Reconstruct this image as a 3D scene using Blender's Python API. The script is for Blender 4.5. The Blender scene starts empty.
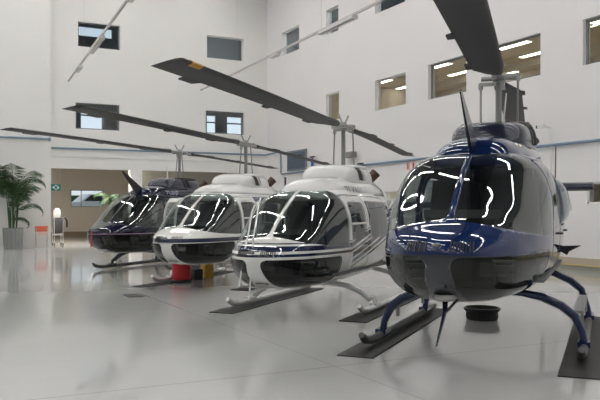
import bpy, math, random
import numpy as np
from mathutils import Vector, Matrix
from mathutils.bvhtree import BVHTree
random.seed(7)
SC = bpy.context.scene
COL = SC.collection
R = math.radians

# ------------------------------------------------------------------ materials
def new_mat(name):
    m = bpy.data.materials.new(name); m.use_nodes = True
    nt = m.node_tree; b = nt.nodes['Principled BSDF']
    return m, nt, b
def simple(name, col, rough=.5, metal=0., coat=0., spec=.5, noise=0., nscale=8.):
    m, nt, b = new_mat(name)
    b.inputs['Base Color'].default_value = (*col, 1); b.inputs['Roughness'].default_value = rough
    b.inputs['Metallic'].default_value = metal; b.inputs['Coat Weight'].default_value = coat
    b.inputs['Coat Roughness'].default_value = .03; b.inputs['Specular IOR Level'].default_value = spec
    if noise:
        tc = nt.nodes.new('ShaderNodeTexCoord'); n = nt.nodes.new('ShaderNodeTexNoise'); n.inputs['Scale'].default_value = nscale
        n.inputs['Detail'].default_value = 4
        mx = nt.nodes.new('ShaderNodeMix'); mx.data_type = 'RGBA'
        mx.inputs['A'].default_value = (*[c*(1-noise) for c in col], 1); mx.inputs['B'].default_value = (*[min(1, c*(1+noise)) for c in col], 1)
        nt.links.new(tc.outputs['Object'], n.inputs['Vector']); nt.links.new(n.outputs['Fac'], mx.inputs['Factor'])
        nt.links.new(mx.outputs['Result'], b.inputs['Base Color'])
    return m
def emit(name, col, s):
    m = bpy.data.materials.new(name); m.use_nodes = True; nt = m.node_tree; nt.nodes.clear()
    e = nt.nodes.new('ShaderNodeEmission'); e.inputs[0].default_value = (*col, 1); e.inputs[1].default_value = s
    o = nt.nodes.new('ShaderNodeOutputMaterial'); nt.links.new(e.outputs[0], o.inputs[0]); return m
def glass(name, tint, ior=1.5, boost=0.):
    m = bpy.data.materials.new(name); m.use_nodes = True; nt = m.node_tree; nt.nodes.clear()
    t = nt.nodes.new('ShaderNodeBsdfTransparent'); t.inputs[0].default_value = (*tint, 1)
    g = nt.nodes.new('ShaderNodeBsdfGlossy'); g.inputs['Roughness'].default_value = .02; g.inputs['Color'].default_value = (.95, .97, .97, 1)
    f = nt.nodes.new('ShaderNodeFresnel')
    # one thin sheet: the same reflectance from either of its faces
    ge = nt.nodes.new('ShaderNodeNewGeometry'); k = nt.nodes.new('ShaderNodeMath'); k.operation = 'MULTIPLY_ADD'
    k.inputs[1].default_value = 1/ior-ior; k.inputs[2].default_value = ior; nt.links.new(ge.outputs['Backfacing'], k.inputs[0]); nt.links.new(k.outputs[0], f.inputs['IOR'])
    a = nt.nodes.new('ShaderNodeMath'); a.operation = 'ADD'; a.inputs[1].default_value = boost; a.use_clamp = True
    x = nt.nodes.new('ShaderNodeMixShader'); o = nt.nodes.new('ShaderNodeOutputMaterial')
    nt.links.new(f.outputs[0], a.inputs[0]); nt.links.new(a.outputs[0], x.inputs[0]); nt.links.new(t.outputs[0], x.inputs[1])
    nt.links.new(g.outputs[0], x.inputs[2]); nt.links.new(x.outputs[0], o.inputs[0]); return m

class Paint:
    """gloss paint whose livery lines are drawn from the coordinates of the airframe"""
    def __init__(s, name, base, rough=.05, metal=0., coat=.5):
        s.m, s.nt, s.b = new_mat(name); s.b.inputs['Roughness'].default_value = rough
        s.b.inputs['Coat Weight'].default_value = coat; s.b.inputs['Coat Roughness'].default_value = .03; s.b.inputs['Metallic'].default_value = metal
        tc = s.nt.nodes.new('ShaderNodeTexCoord'); sp = s.nt.nodes.new('ShaderNodeSeparateXYZ')
        s.nt.links.new(tc.outputs['Object'], sp.inputs[0]); s.x, s.y, s.z = sp.outputs
        c = s.nt.nodes.new('ShaderNodeRGB'); c.outputs[0].default_value = (*base, 1); s.col = c.outputs[0]
    def math(s, op, a, b=0.):
        n = s.nt.nodes.new('ShaderNodeMath'); n.operation = op
        for i, v in enumerate((a, b)):
            if isinstance(v, (int, float)): n.inputs[i].default_value = v
            else: s.nt.links.new(v, n.inputs[i])
        return n.outputs[0]
    def band(s, v, lo, hi):
        return s.math('MULTIPLY', s.math('GREATER_THAN', v, lo), s.math('LESS_THAN', v, hi))
    def over(s, mask, col):
        n = s.nt.nodes.new('ShaderNodeMix'); n.data_type = 'RGBA'; n.inputs['B'].default_value = (*col, 1)
        s.nt.links.new(mask, n.inputs['Factor']); s.nt.links.new(s.col, n.inputs['A']); s.col = n.outputs['Result']
    def done(s):
        s.nt.links.new(s.col, s.b.inputs['Base Color']); return s.m

M = {}
M['wall'] = simple('white wall paint', (.80, .788, .76), .7, noise=.02, nscale=.6)
M['wall_cool'] = simple('cool white wall paint', (.79, .772, .765), .7, noise=.02, nscale=.6)
M['ceiling'] = simple('grey soffit sheeting', (.17, .175, .18), .8)
M['sheet'] = simple('grey hangar door sheeting', (.26, .27, .28), .6)
M['lobby'] = simple('beige lobby paint', (.50, .46, .40), .7)
M['office'] = simple('beige office paint', (.66, .59, .46), .7)
M['annex'] = simple('grey blue annex paint', (.30, .33, .36), .6)
M['alu'] = simple('brushed aluminium', (.55, .56, .56), .35, .8)
M['frame'] = simple('white window frame', (.72, .72, .70), .4)
M['dframe'] = simple('grey window frame', (.22, .24, .25), .4)
M['pane'] = glass('window glass', (.80, .84, .82), 1.5, .04)
M['lamp'] = emit('fluorescent tube glow', (1., .985, .965), 30.5)
M['panel_lamp'] = emit('office ceiling panel glow', (1., .93, .80), 8.5)
M['room_fill'] = emit('room fill glow', (.95, .98, 1.), 40.)
M['lobby_fill'] = emit('lobby fill glow', (1., .955, .88), 85.)
M['housing'] = simple('lamp housing enamel', (.62, .60, .59), .45)
M['rail'] = simple('grey lighting rail', (.50, .49, .48), .5)
M['pipeblue'] = simple('blue grey pipe paint', (.17, .25, .34), .4)
M['blue'] = simple('bright blue valve paint', (.05, .16, .40), .4)
M['skirt'] = simple('dark brown skirting', (.16, .12, .085), .5)
M['tan'] = simple('tan bumper board', (.50, .42, .32), .5)
M['yellow'] = simple('yellow line paint', (.62, .52, .20), .5)
M['olive'] = simple('grey green plinth paint', (.30, .30, .25), .5)
M['black'] = simple('black rubber', (.012, .012, .013), .45)
M['mat'] = simple('dark grey rubber mat', (.034, .033, .032), .65, noise=.2, nscale=30)
M['blade'] = simple('matt charcoal blade skin', (.040, .040, .039), .55, noise=.15, nscale=6)
M['orange_y'] = simple('amber tip paint', (.55, .27, .04), .5)
M['steel'] = simple('grey painted steel', (.27, .27, .265), .4, .4)
M['lsteel'] = simple('pale rotor head metal', (.36, .36, .345), .4, .3)
M['white'] = simple('white gloss enamel', (.78, .78, .76), .25, coat=.4)
M['navy'] = simple('navy gloss enamel', (.009, .02, .07), .25, coat=.6)
M['dnavy'] = simple('dark navy gloss enamel', (.010, .014, .035), .25, coat=.6)
M['skidgrey'] = simple('worn grey skid paint', (.07, .07, .072), .45)
M['stepgrey'] = simple('grey anti slip plate', (.30, .30, .30), .6)
M['int'] = simple('dark cabin lining', (.15, .16, .16), .8)
M['seat'] = simple('grey seat cloth', (.10, .105, .11), .9)
M['seat2'] = simple('pale seat cloth', (.22, .23, .23), .9)
M['dash'] = simple('black dash', (.02, .02, .02), .6)
M['exhaust'] = simple('heat stained steel', (.10, .065, .045), .45, .5)
M['red'] = simple('red plastic', (.50, .012, .025), .4)
M['redcloth'] = simple('red streamer cloth', (.35, .05, .06), .8)
M['orange'] = simple('orange red plastic', (.75, .16, .08), .5)
M['pinkwhite'] = simple('pale pink card', (.80, .55, .50), .6)
M['pot'] = simple('ribbed grey planter', (.27, .28, .265), .55)
M['soil'] = simple('dark soil', (.03, .022, .015), .95)
M['leaf'] = simple('palm leaf green', (.035, .085, .025), .45, noise=.35, nscale=5)
M['stem'] = simple('palm stem', (.16, .17, .07), .7)
M['teal'] = simple('teal sign face', (.03, .20, .18), .5)
M['cloth'] = simple('charcoal cloth', (.06, .06, .065), .9)
M['asphalt'] = simple('outdoor paving', (.25, .25, .24), .9)
M['hedge'] = simple('hedge green', (.04, .10, .03), .9, noise=.5, nscale=9)
M['cwin'] = simple('dark car glass', (.02, .025, .03), .1)
M['cpane'] = glass('tinted canopy acrylic', (.64, .70, .69), 1.5, .085)
M['chin'] = glass('dark chin acrylic', (.16, .17, .16), 1.45, .0)
M['dpane'] = glass('door acrylic', (.45, .50, .50), 1.5, .05)
M['bubble'] = glass('bubble acrylic', (.55, .65, .68), 1.5, .06)
M['letter_grey'] = simple('grey lettering', (.03, .032, .036), .4)
M['letter_pale'] = simple('pale lettering', (.42, .43, .50), .4)
M['vent'] = simple('black vent mesh', (.01, .01, .012), .5)
M['gold'] = simple('amber container plastic', (.55, .33, .04), .5)
M['slat'] = simple('slate blue slats', (.10, .14, .20), .45)

# epoxy floor
def floor_mat():
    m, nt, b = new_mat('polished grey epoxy floor')
    b.inputs['Roughness'].default_value = .14; b.inputs['Coat Weight'].default_value = .3; b.inputs['Coat Roughness'].default_value = .05
    tc = nt.nodes.new('ShaderNodeTexCoord'); sp = nt.nodes.new('ShaderNodeSeparateXYZ'); nt.links.new(tc.outputs['Object'], sp.inputs[0])
    def mth(op, a, bb=0.):
        n = nt.nodes.new('ShaderNodeMath'); n.operation = op
        for i, v in enumerate((a, bb)):
            if isinstance(v, (int, float)): n.inputs[i].default_value = v
            else: nt.links.new(v, n.inputs[i])
        return n.outputs[0]
    def joint(v, off, step, w):
        d = mth('ABSOLUTE', mth('SUBTRACT', mth('MODULO', mth('ADD', v, 200*step-off+step/2), step), step/2))
        return mth('LESS_THAN', d, w)
    j = mth('MAXIMUM', joint(sp.outputs[0], 3.3, 12.4, .006), joint(sp.outputs[1], 5.75, 12.4, .010))
    n = nt.nodes.new('ShaderNodeTexNoise'); n.inputs['Scale'].default_value = .5; n.inputs['Detail'].default_value = 5
    nt.links.new(tc.outputs['Object'], n.inputs['Vector'])
    mx = nt.nodes.new('ShaderNodeMix'); mx.data_type = 'RGBA'; mx.inputs['A'].default_value = (.50, .50, .49, 1); mx.inputs['B'].default_value = (.55, .55, .535, 1)
    nt.links.new(n.outputs['Fac'], mx.inputs['Factor'])
    m2 = nt.nodes.new('ShaderNodeMix'); m2.data_type = 'RGBA'; m2.inputs['B'].default_value = (.40, .40, .39, 1)
    nt.links.new(mx.outputs['Result'], m2.inputs['A']); nt.links.new(j, m2.inputs['Factor']); nt.links.new(m2.outputs['Result'], b.inputs['Base Color'])
    n2 = nt.nodes.new('ShaderNodeTexNoise'); n2.inputs['Scale'].default_value = 1.3; nt.links.new(tc.outputs['Object'], n2.inputs['Vector'])
    bp = nt.nodes.new('ShaderNodeBump'); bp.inputs['Strength'].default_value = .05; bp.inputs['Distance'].default_value = .05
    nt.links.new(n2.outputs['Fac'], bp.inputs['Height']); nt.links.new(bp.outputs[0], b.inputs['Normal'])
    return m
M['floor'] = floor_mat()

# ------------------------------------------------------------------ mesh helpers
class MB:
    def __init__(s): s.v = []; s.f = []
    def add(s, vs, fs):
        o = len(s.v); s.v += [tuple(p) for p in vs]; s.f += [tuple(i+o for i in f) for f in fs]; return s
    def box(s, c, d, rot=None, taper=1.):
        x, y, z = d[0]/2, d[1]/2, d[2]/2
        P = [Vector((sx*x*(taper if sz > 0 else 1), sy*y*(taper if sz > 0 else 1), sz*z)) for sz in (-1, 1) for sx, sy in ((-1, -1), (1, -1), (1, 1), (-1, 1))]
        if rot is not None: P = [rot @ p for p in P]
        return s.add([p+Vector(c) for p in P], [(3, 2, 1, 0), (4, 5, 6, 7), (0, 1, 5, 4), (1, 2, 6, 5), (2, 3, 7, 6), (3, 0, 4, 7)])
    def bb(s, a, b): return s.box([(a[i]+b[i])/2 for i in range(3)], [abs(b[i]-a[i]) for i in range(3)])
    def tube(s, pts, r, n=10, caps=True):
        pts = [Vector(p) for p in pts]; rs = r if isinstance(r, (list, tuple)) else [r]*len(pts)
        t0 = (pts[1]-pts[0]).normalized(); u = t0.orthogonal().normalized(); rings = []
        for i, p in enumerate(pts):
            t = (pts[min(i+1, len(pts)-1)]-pts[max(i-1, 0)]).normalized()
            u = (u - t*u.dot(t)).normalized(); w = t.cross(u)
            rr = rs[i] if isinstance(rs[i], tuple) else (rs[i], rs[i])
            rings.append([p+u*(rr[0]*math.cos(a))+w*(rr[1]*math.sin(a)) for a in [2*math.pi*k/n for k in range(n)]])
        return s.rings(rings, caps)
    def rings(s, rings, caps=True, closed=True):
        n = len(rings[0]); vs = [p for r in rings for p in r]; fs = []
        for i in range(len(rings)-1):
            for k in range(n if closed else n-1):
                a = i*n+k; b = i*n+(k+1) % n; fs.append((a, b, b+n, a+n))
        if caps: fs += [tuple(range(n-1, -1, -1)), tuple((len(rings)-1)*n+k for k in range(n))]
        return s.add(vs, fs)
    def lathe(s, prof, c=(0, 0, 0), n=24, axis='z', rib=0.):
        rings = []
        for r, h in prof:
            ring = []
            for k in range(n):
                a = 2*math.pi*k/n; q = r*(1+(rib if k % 2 else 0)); x, y = q*math.cos(a), q*math.sin(a)
                p = (x, y, h) if axis == 'z' else ((x, h, y) if axis == 'y' else (h, x, y)); ring.append((p[0]+c[0], p[1]+c[1], p[2]+c[2]))
            rings.append(ring)
        return s.rings(rings)
    def mesh(s, name, smooth=40, fix=True):
        me = bpy.data.meshes.new(name); me.from_pydata(s.v, [], s.f)
        if fix:
            import bmesh
            bm = bmesh.new(); bm.from_mesh(me); bmesh.ops.recalc_face_normals(bm, faces=bm.faces); bm.to_mesh(me); bm.free()
        if smooth:
            me.polygons.foreach_set('use_smooth', [True]*len(me.polygons)); me.set_sharp_from_angle(angle=R(smooth))
        me.update(); return me
def link(name, me, mat, parent=None, bevel=0.):
    if mat is not None and not me.materials: me.materials.append(mat)
    o = bpy.data.objects.new(name, me); COL.objects.link(o)
    if mat is not None:
        o.material_slots[0].link = 'OBJECT'; o.material_slots[0].material = mat
    if parent is not None: o.parent = parent
    if bevel:
        b = o.modifiers.new('edge', 'BEVEL'); b.width = bevel; b.segments = 2; b.limit_method = 'ANGLE'
    return o
def build(mb, name, mat, parent=None, smooth=40, bevel=0.): return link(name, mb.mesh(name, smooth), mat, parent, bevel)
def tag(o, label=None, cat=None, group=None, kind=None):
    if label: o['label'] = label
    if cat: o['category'] = cat
    if group: o['group'] = group
    if kind: o['kind'] = kind
    return o
def empty(name, loc=(0, 0, 0), rz=0., label=None, cat=None, group=None, kind=None):
    o = bpy.data.objects.new(name, None); COL.objects.link(o); o.location = loc; o.rotation_euler = (0, 0, rz); o.empty_display_size = .2
    return tag(o, label, cat, group, kind)

# ------------------------------------------------------------------ hall
RX, BY, BH, LX, FY = 13.51, 29.49, 11.0, -13.0, -14.0
T = .24
def holed(axis, pos, a0, a1, z0, z1, holes, out):
    """wall slab on plane axis=pos, its thickness going 'out', with rectangular openings (a0,a1,z0,z1)"""
    A = sorted({a0, a1, *[h[i] for h in holes for i in (0, 1)]}); Z = sorted({z0, z1, *[h[i] for h in holes for i in (2, 3)]})
    solid = {}
    for i in range(len(A)-1):
        for j in range(len(Z)-1):
            ca, cz = (A[i]+A[i+1])/2, (Z[j]+Z[j+1])/2
            solid[i, j] = not any(h[0] < ca < h[1] and h[2] < cz < h[3] for h in holes)
    mb = MB()
    P = (lambda a, z, d: (pos+d, a, z)) if axis == 'x' else (lambda a, z, d: (a, pos+d, z))
    for (i, j), s in solid.items():
        if not s: continue
        a, b, c, d = A[i], A[i+1], Z[j], Z[j+1]
        for t in (0, out): mb.add([P(a, c, t), P(b, c, t), P(b, d, t), P(a, d, t)], [(0, 1, 2, 3)])
        for (di, dj, q) in ((-1, 0, ((a, c), (a, d))), (1, 0, ((b, c), (b, d))), (0, -1, ((a, c), (b, c))), (0, 1, ((a, d), (b, d)))):
            if not solid.get((i+di, j+dj), False):
                mb.add([P(*q[0], 0), P(*q[1], 0), P(*q[1], out), P(*q[0], out)], [(0, 1, 2, 3)])
    # weld
    key = {}; nv = []; mp = []
    for v in mb.v:
        k = tuple(round(c, 4) for c in v)
        if k not in key: key[k] = len(nv); nv.append(v)
        mp.append(key[k])
    mb.v = nv; mb.f = [tuple(mp[i] for i in f) for f in mb.f]
    return mb
right_holes = [(19.1, 20.85, 4.71, 5.73), (16.22, 17.95, 4.71, 5.75), (13.45, 15.15, 4.72, 5.76), (10.45, 12.15, 4.72, 5.77), (23.25, 24.22, 4.71, 5.74),
               (26.43, 28.05, 7.88, 8.86), (23.3, 24.2, 7.95, 8.88), (19.14, 20.85, 7.95, 8.88), (16.2, 17.9, 7.95, 8.88), (10.3, 12.04, 1.55, 2.04), (19.3, 20.3, 1.62, 2.03)]
back_holes = [(5.45, 7.08, 7.78, 8.75), (10.72, 12.4, 7.82, 8.79), (5.36, 7.06, 4.58, 5.6), (10.67, 12.42, 4.66, 5.62), (4.4, 12.3, 0, 3.03)]
def struct(mb, name, mat, parent=None, smooth=0, bevel=0.):
    o = build(mb, name, mat, parent, smooth, bevel); o['kind'] = 'structure'; return o
struct(MB().bb((LX-.3, FY-.3, -.3), (RX+T, 46, 0)), 'floor', M['floor'])
struct(MB().bb((LX-.3, FY-.3, BH), (RX+T, BY+T, BH+.2)), 'ceiling', M['ceiling'])
struct(holed('x', RX, FY, BY+T, 0, BH, right_holes, T), 'wall_right', M['wall_cool'])
struct(holed('y', BY, 4.4, RX, 0, BH, back_holes, T), 'wall_back', M['wall'])
struct(MB().bb((LX, BY-.3, 0), (4.4, BY+T, BH)), 'wall_back_left', M['wall'])
struct(MB().bb((LX-.24, FY, 0), (LX, BY+T, BH)), 'wall_left', M['sheet'])
struct(MB().bb((LX-.24, FY-.24, 0), (RX+T, FY, BH)), 'wall_front', M['sheet'])
# beam line under the back wall pipe
struct(MB().bb((4.4, BY-.03, 3.46), (12.9, BY+.01, 3.50)), 'trim_1', M['frame'])
# bumper strip along the right wall
struct(MB().bb((RX-.03, FY+.1, .155), (RX+.001, 21.5, .31)), 'baseboard_right', M['tan'])
struct(MB().bb((RX-.034, FY+.1, .128), (RX+.001, 21.5, .155)), 'trim_2', M['yellow'])
struct(MB().bb((RX-.02, FY+.1, 0), (RX+.001, 21.5, .128)), 'trim_3', M['olive'])

def window(n, axis, pos, h, out, mull=(), fm='frame', depth=.10):
    a, b, c, d = h; w = empty('window_%d' % n, (0, 0, 0), kind='structure')
    P = (lambda q, z, t: (pos+t*out, q, z)) if axis == 'x' else (lambda q, z, t: (q, pos+t*out, z))
    f = MB(); t0, t1, k = depth, depth+.05, .045
    f.bb(P(a, c, t0), P(b, c+k, t1)); f.bb(P(a, d-k, t0), P(b, d, t1)); f.bb(P(a, c, t0), P(a+k, d, t1)); f.bb(P(b-k, c, t0), P(b, d, t1))
    for m in mull: f.bb(P(m-.02, c, t0), P(m+.02, d, t1))
    struct(f, 'window_frame', M[fm], w)
    struct(MB().add([P(a+k, c+k, t0+.025), P(b-k, c+k, t0+.025), P(b-k, d-k, t0+.025), P(a+k, d-k, t0+.025)], [(0, 1, 2, 3)]), 'window_pane', M['pane'], w)
for i, h in enumerate(right_holes): window(i+1, 'x', RX, h, 1, fm='dframe' if i in (1, 2, 3) else 'frame', depth=.03 if i > 8 else .10)
window(12, 'y', BY, back_holes[0], 1, fm='dframe'); window(13, 'y', BY, back_holes[1], 1)
window(14, 'y', BY, back_holes[2], 1, (6.45,), fm='dframe'); window(15, 'y', BY, back_holes[3], 1, fm='dframe')

# offices behind the right wall
def shell(name, a, b, mat, skip=()):
    """room box from six slabs, without the sides named in skip"""
    (x0, y0, z0), (x1, y1, z1) = a, b; t = .1
    S = {'floor': ((x0, y0, z0-t), (x1, y1, z0)), 'ceil': ((x0, y0, z1), (x1, y1, z1+t)), 'x0': ((x0-t, y0, z0), (x0, y1, z1)), 'x1': ((x1, y0, z0), (x1+t, y1, z1)),
         'y0': ((x0, y0-t, z0), (x1, y0, z1)), 'y1': ((x0, y1, z0), (x1, y1+t, z1))}
    mb = MB()
    for k, (p, q) in S.items():
        if k not in skip: mb.bb(p, q)
    return struct(mb, name, mat)
ox = RX+T
shell('wall_office', (ox, 9.5, 4.2), (ox+5.5, 25, 6.35), M['office'], ('x0',))
shell('wall_upper_office', (ox, 15, 7.45), (ox+4.5, 29.4, 9.6), M['annex'], ('x0',))
shell('wall_lower_office', (ox, 9, .8), (ox+3, 21.5, 2.8), M['office'], ('x0',))
# beam in the first floor office and its ceiling panels
struct(MB().bb((ox+4.1, 9.6, 6.15), (ox+4.3, 24.9, 6.35)), 'beam_office', M['office'])
proto = None
for px, py in [(1.97, 9.9), (1.97, 13.2), (1.97, 16.7), (1.97, 20.3), (1.97, 23.8), (3.4, 10.4), (3.4, 13.8), (3.4, 17.3), (3.4, 20.9), (3.4, 24.2), (5.0, 20.4)]:
    if proto is None:
        proto = tag(empty('office_and_fill_light'), None, 'ceiling light', 'office ceiling lights')
        build(MB().box((0, 0, -.02), (.26, 1.26, .04)), 'frame', M['frame'], proto)
        build(MB().box((0, 0, -.045), (.20, 1.20, .012)), 'diffuser', M['panel_lamp'], proto)
        o = proto
    else:
        o = proto.copy(); COL.objects.link(o)
        for c in list(proto.children): d = c.copy(); COL.objects.link(d); d.parent = o
    o.location = (ox+px, py, 6.35)
    o['label'] = 'rectangular light panel on the ceiling of the beige room behind the right wall'
def fill_light(x, y, z, lab):  # fill light added to brighten a room seen through its windows
    o = tag(empty('office_and_fill_light', (x, y, z)), lab, 'ceiling light')
    build(MB().box((0, 0, -.02), (.3, 1.2, .04)), 'frame', M['frame'], o); build(MB().box((0, 0, -.045), (.26, 1.1, .012)), 'diffuser', M['room_fill'], o)
fill_light(11.6, 30.4, 9.8, 'fill light added in the grey room behind the upper back wall window')
fill_light(ox+1.0, 17.5, 9.6, 'fill light added near the end of the grey room behind the upper right wall windows')
fill_light(ox+1.0, 27, 9.6, 'fill light added by the hall corner in the grey upper room')
fill_light(ox+1.0, 22, 9.6, 'fill light added in the grey room behind the upper right wall windows')
fill_light(ox+1.5, 19.5, 2.8, 'fill light added in the room behind the low window on the right wall')

# annex behind the upper back wall, open to the sky
struct(holed('y', 32.7, 3.9, 15, 4.0, 9.9, [(6.12, 7.08, 4.7, 5.8), (11.85, 12.34, 4.7, 5.84), (12.86, 13.66, 4.7, 5.84), (5.9, 7.5, 8.95, 9.35)], .15), 'wall_annex', M['annex'])
struct(MB().bb((3.9, BY+T, 3.9), (15, 32.85, 4.0)).bb((3.9, BY+T, 7.0), (15, 32.7, 7.15)).bb((3.9, BY+T, 9.8), (15, 32.85, 9.95)).bb((3.8, BY+T, 3.9), (3.9, 32.85, 9.9)).bb((15, BY+T, 3.9), (15.1, 32.85, 9.9)), 'slab_annex', M['annex'])
for k, (a, b) in enumerate([(6.12, 7.08), (11.85, 12.34), (12.86, 13.66)]):
    f = MB().bb((a, 32.72, 5.50), (b, 32.78, 5.56)).bb((a, 32.72, 4.7), (a+.05, 32.78, 5.84 if k else 5.8)).bb((a, 32.72, 4.7), (b, 32.78, 4.76))
    struct(f, 'trim_%d' % (k+4), M['dframe'])
# lobby under the soffit
LB = 41.
struct(holed('y', LB, 1.5, 17, 0, 3.8, [(7.2, 8.92, 1.6, 2.53)], .2), 'wall_lobby', M['lobby'])
struct(MB().bb((1.4, BY+T, 3.8), (17, LB+.2, 3.9)), 'ceiling_lobby', M['lobby'])
struct(MB().bb((1.3, BY+T, 0), (1.5, LB+.2, 3.8)), 'wall_lobby_left', M['lobby'])
struct(MB().bb((12.3, 31.2, 0), (12.5, LB, 3.8)), 'wall_lobby_right', M['lobby'])
struct(MB().bb((1.5, LB-.02, 0), (12.3, LB, .28)), 'baseboard_lobby', M['skirt'])
struct(MB().bb((7.52, BY-.02, 0), (7.97, BY+.4, 3.03)), 'column_lobby', M['wall'], bevel=.01)
struct(MB().bb((7.98, 31.6, 0), (12.3, 31.75, 3.8)), 'wall_kiosk', simple('grey brown kiosk wall', (.30, .28, .24), .7))
window(16, 'y', LB, (7.2, 8.92, 1.6, 2.53), 1, (7.76,), fm='dframe', depth=.05)
for k, (x, y) in enumerate([(4.0, 30.4), (5.6, 30.4), (7.0, 30.4), (3.2, 33.4), (5.0, 33.4), (6.8, 33.4)]):  # fill lights added to brighten the lobby, kept out of view behind the soffit
    o = tag(empty('lobby_fill_light', (x, y, 3.8)), 'unseen fill light added on the lobby ceiling behind the back wall soffit', 'ceiling light', 'added lobby fill lights')
    build(MB().box((0, 0, -.03), (.3, 1.3, .06)), 'frame', M['frame'], o); build(MB().box((0, 0, -.066), (.24, 1.2, .012)), 'diffuser', M['lobby_fill'], o)
# railing in front of the kiosk wall
o = tag(empty('balustrade', (8.0, 31.3, 0)), 'dark metal railing in the lobby behind the navy helicopter', 'railing')
build(MB().tube([(0, 0, 2.42), (3.6, 0, 2.42)], .03).tube([(0, 0, 2.0), (3.6, 0, 2.0)], .02), 'rail', M['dframe'], o)
for k in range(19): build(MB().tube([(k*.2, 0, 0 if k in (0, 6, 12, 18) else 2.0), (k*.2, 0, 2.42)], .016, 6), 'baluster', M['dframe'], o)
# outdoors beyond the lobby window
struct(MB().bb((-6, LB+.3, .9), (32, 75, .95)), 'ground_outside', M['asphalt'])
hd = tag(MB().bb((9, 55, .9), (22, 57, 2.9)) and build(MB().box((14, 58, 1.76), (18, 1.6, 1.6)), 'hedge', M['hedge'], smooth=0), 'green hedge outside the lobby window', 'hedge', kind='stuff')
car = tag(empty('parked_car', (10.3, 50, .95), R(8)), 'white car parked outside the lobby window', 'car')
cb = MB(); prof = [(-2.1, .35), (-2.1, .85), (-1.9, 1.0), (-1.2, 1.05), (-.6, 1.55), (.9, 1.58), (1.6, 1.05), (2.1, .9), (2.15, .35)]
cb.rings([[(x, s*.85, z) for x, z in prof] for s in (-1, -.9, .9, 1)]); build(cb, 'car_body', M['white'], car, bevel=.03)
cw = MB(); cw.rings([[(x, s*.86, z) for x, z in [(-1.0, 1.08), (-.52, 1.48), (.85, 1.5), (1.35, 1.08)]] for s in (-1, 1)]); build(cw, 'car_window', M['cwin'], car)
for wx in (-1.35, 1.35):
    for s in (-1, 1): build(MB().lathe([(.0, -.1), (.3, -.1), (.33, -.05), (.33, .05), (.3, .1), (0, .1)], (wx, s*.78, .33), 20, 'y'), 'wheel', M['black'], car)

# ------------------------------------------------------------------ ceiling lamps of the hall (lit)
proto = None
for rx in (-10.5, -7.0, -3.5, 0., 3.5, 7.0, 10.5):
    for k in range(8):
        yb = -11.5+5.4*k
        if proto is None:
            proto = empty('ceiling_lamp'); build(MB().box((0, 0, -.05), (.34, 4.6, .1)), 'housing', M['housing'], proto)
            build(MB().box((0, 0, -.11), (.15, 4.4, .02)), 'tube', M['lamp'], proto); o = proto
            tag(proto, 'long fluorescent lamp on the hall ceiling', 'ceiling lamp', 'rows of fluorescent lamps on the hall ceiling')
        else:
            o = proto.copy(); COL.objects.link(o)
            for c in list(proto.children): d = c.copy(); COL.objects.link(d); d.parent = o
        o.location = (rx, yb, BH)

# ------------------------------------------------------------------ suspended rails with battens
def track(p0, p1, battens, lab):
    o = tag(empty('lighting_rail', p0), lab, 'lighting rail')
    d = Vector(p1)-Vector(p0); L = d.length; o.rotation_euler = (0, 0, math.atan2(d.y, d.x))
    build(MB().box((L/2, 0, 0), (L, .05, .06)), 'rail', M['rail'], o)
    n = max(2, int(L/6))
    for k in range(n):
        x = L*(k+.5)/n+1.; 
        build(MB().tube([(x, 0, .03), (x, 0, BH-p0[2])], .004, 6), 'hanger_rod', M['alu'], o)
    for a, b in battens:
        h = build(MB().box(((a+b)/2, 0, -.075), (abs(b-a), .17, .09)), 'batten', M['housing'], o, bevel=.01)
        build(MB().tube([(a+.1, 0, -.135), (b-.1, 0, -.135)], .018, 8), 'lamp_tube', M['frame'], h)
    return o
track((5.07, 29.4, 6.38), (3.45, 2., 6.38), [(6.0, 8.3), (2.6, 3.6), (12.2, 13.6)], 'thin grey lighting rail sloping across the top left corner over the back wall windows')
track((10.40, 29.35, 6.42), (9.3, 2., 6.42), [(7.7, 8.2), (11.2, 13.2), (15.5, 17)], 'long pale lighting rail crossing in front of the upper right wall windows')

# ------------------------------------------------------------------ pipes and wall fittings
pts = [(4.45, BY-.06, 3.8), (RX-.1, BY-.06, 3.83), (RX-.06, BY-.12, 3.84), (RX-.06, 28.05, 3.88), (RX-.06, 28.0, 3.84), (RX-.06, 28.0, 2.98), (RX-.06, 27.9, 2.93), (RX-.06, 21, 2.96), (RX-.06, 5., 2.97)]
o = tag(build(MB().tube(pts, .035, 8), 'air_pipe', M['pipeblue']), 'thin blue grey pipe running along the back and right walls above the helicopters', 'pipe')
tag(build(MB().tube([(LX+.2, BY-.38, 4.1), (4.36, BY-.38, 4.1)], .035, 8).lathe([(0, 0), (.06, 0), (.06, .08), (0, .08)], (4.3, BY-.38, 4.1), 12, 'x'), 'conduit_pipe', M['pipeblue']),
    'grey pipe ending at the wall corner above the potted palm', 'pipe')
def drop(y, z0, z1, lab):
    o = tag(empty('valve_mount', (RX-.11, y, z0)), lab, 'pipe valve')
    build(MB().tube([(0, 0, 0), (0, 0, z1-z0)], .03, 8), 'drop_pipe', M['blue'], o)
    build(MB().lathe([(0, -.1), (.06, -.1), (.06, .1), (0, .1)], (0, 0, (z1-z0)*.6), 12), 'valve', M['blue'], o)
    build(MB().box((0, 0, (z1-z0)*1.02), (.05, .34, .05)), 'handle', M['exhaust'], o)
drop(25.1, 2.86, 3.45, 'blue pipe valve on the right wall beside the blue slatted panel')
drop(21.6, 2.55, 3.0, 'blue pipe valve on the right wall behind the striped helicopter mast')
o = tag(empty('slatted_panel', (RX-.02, 26.54, 3.42)), 'slate blue slatted panel on the right wall above the white helicopters', 'vent')
build(MB().box((0, 0, 0), (.04, 1.6, .76)), 'backing', M['slat'], o)
fr = MB()
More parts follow.
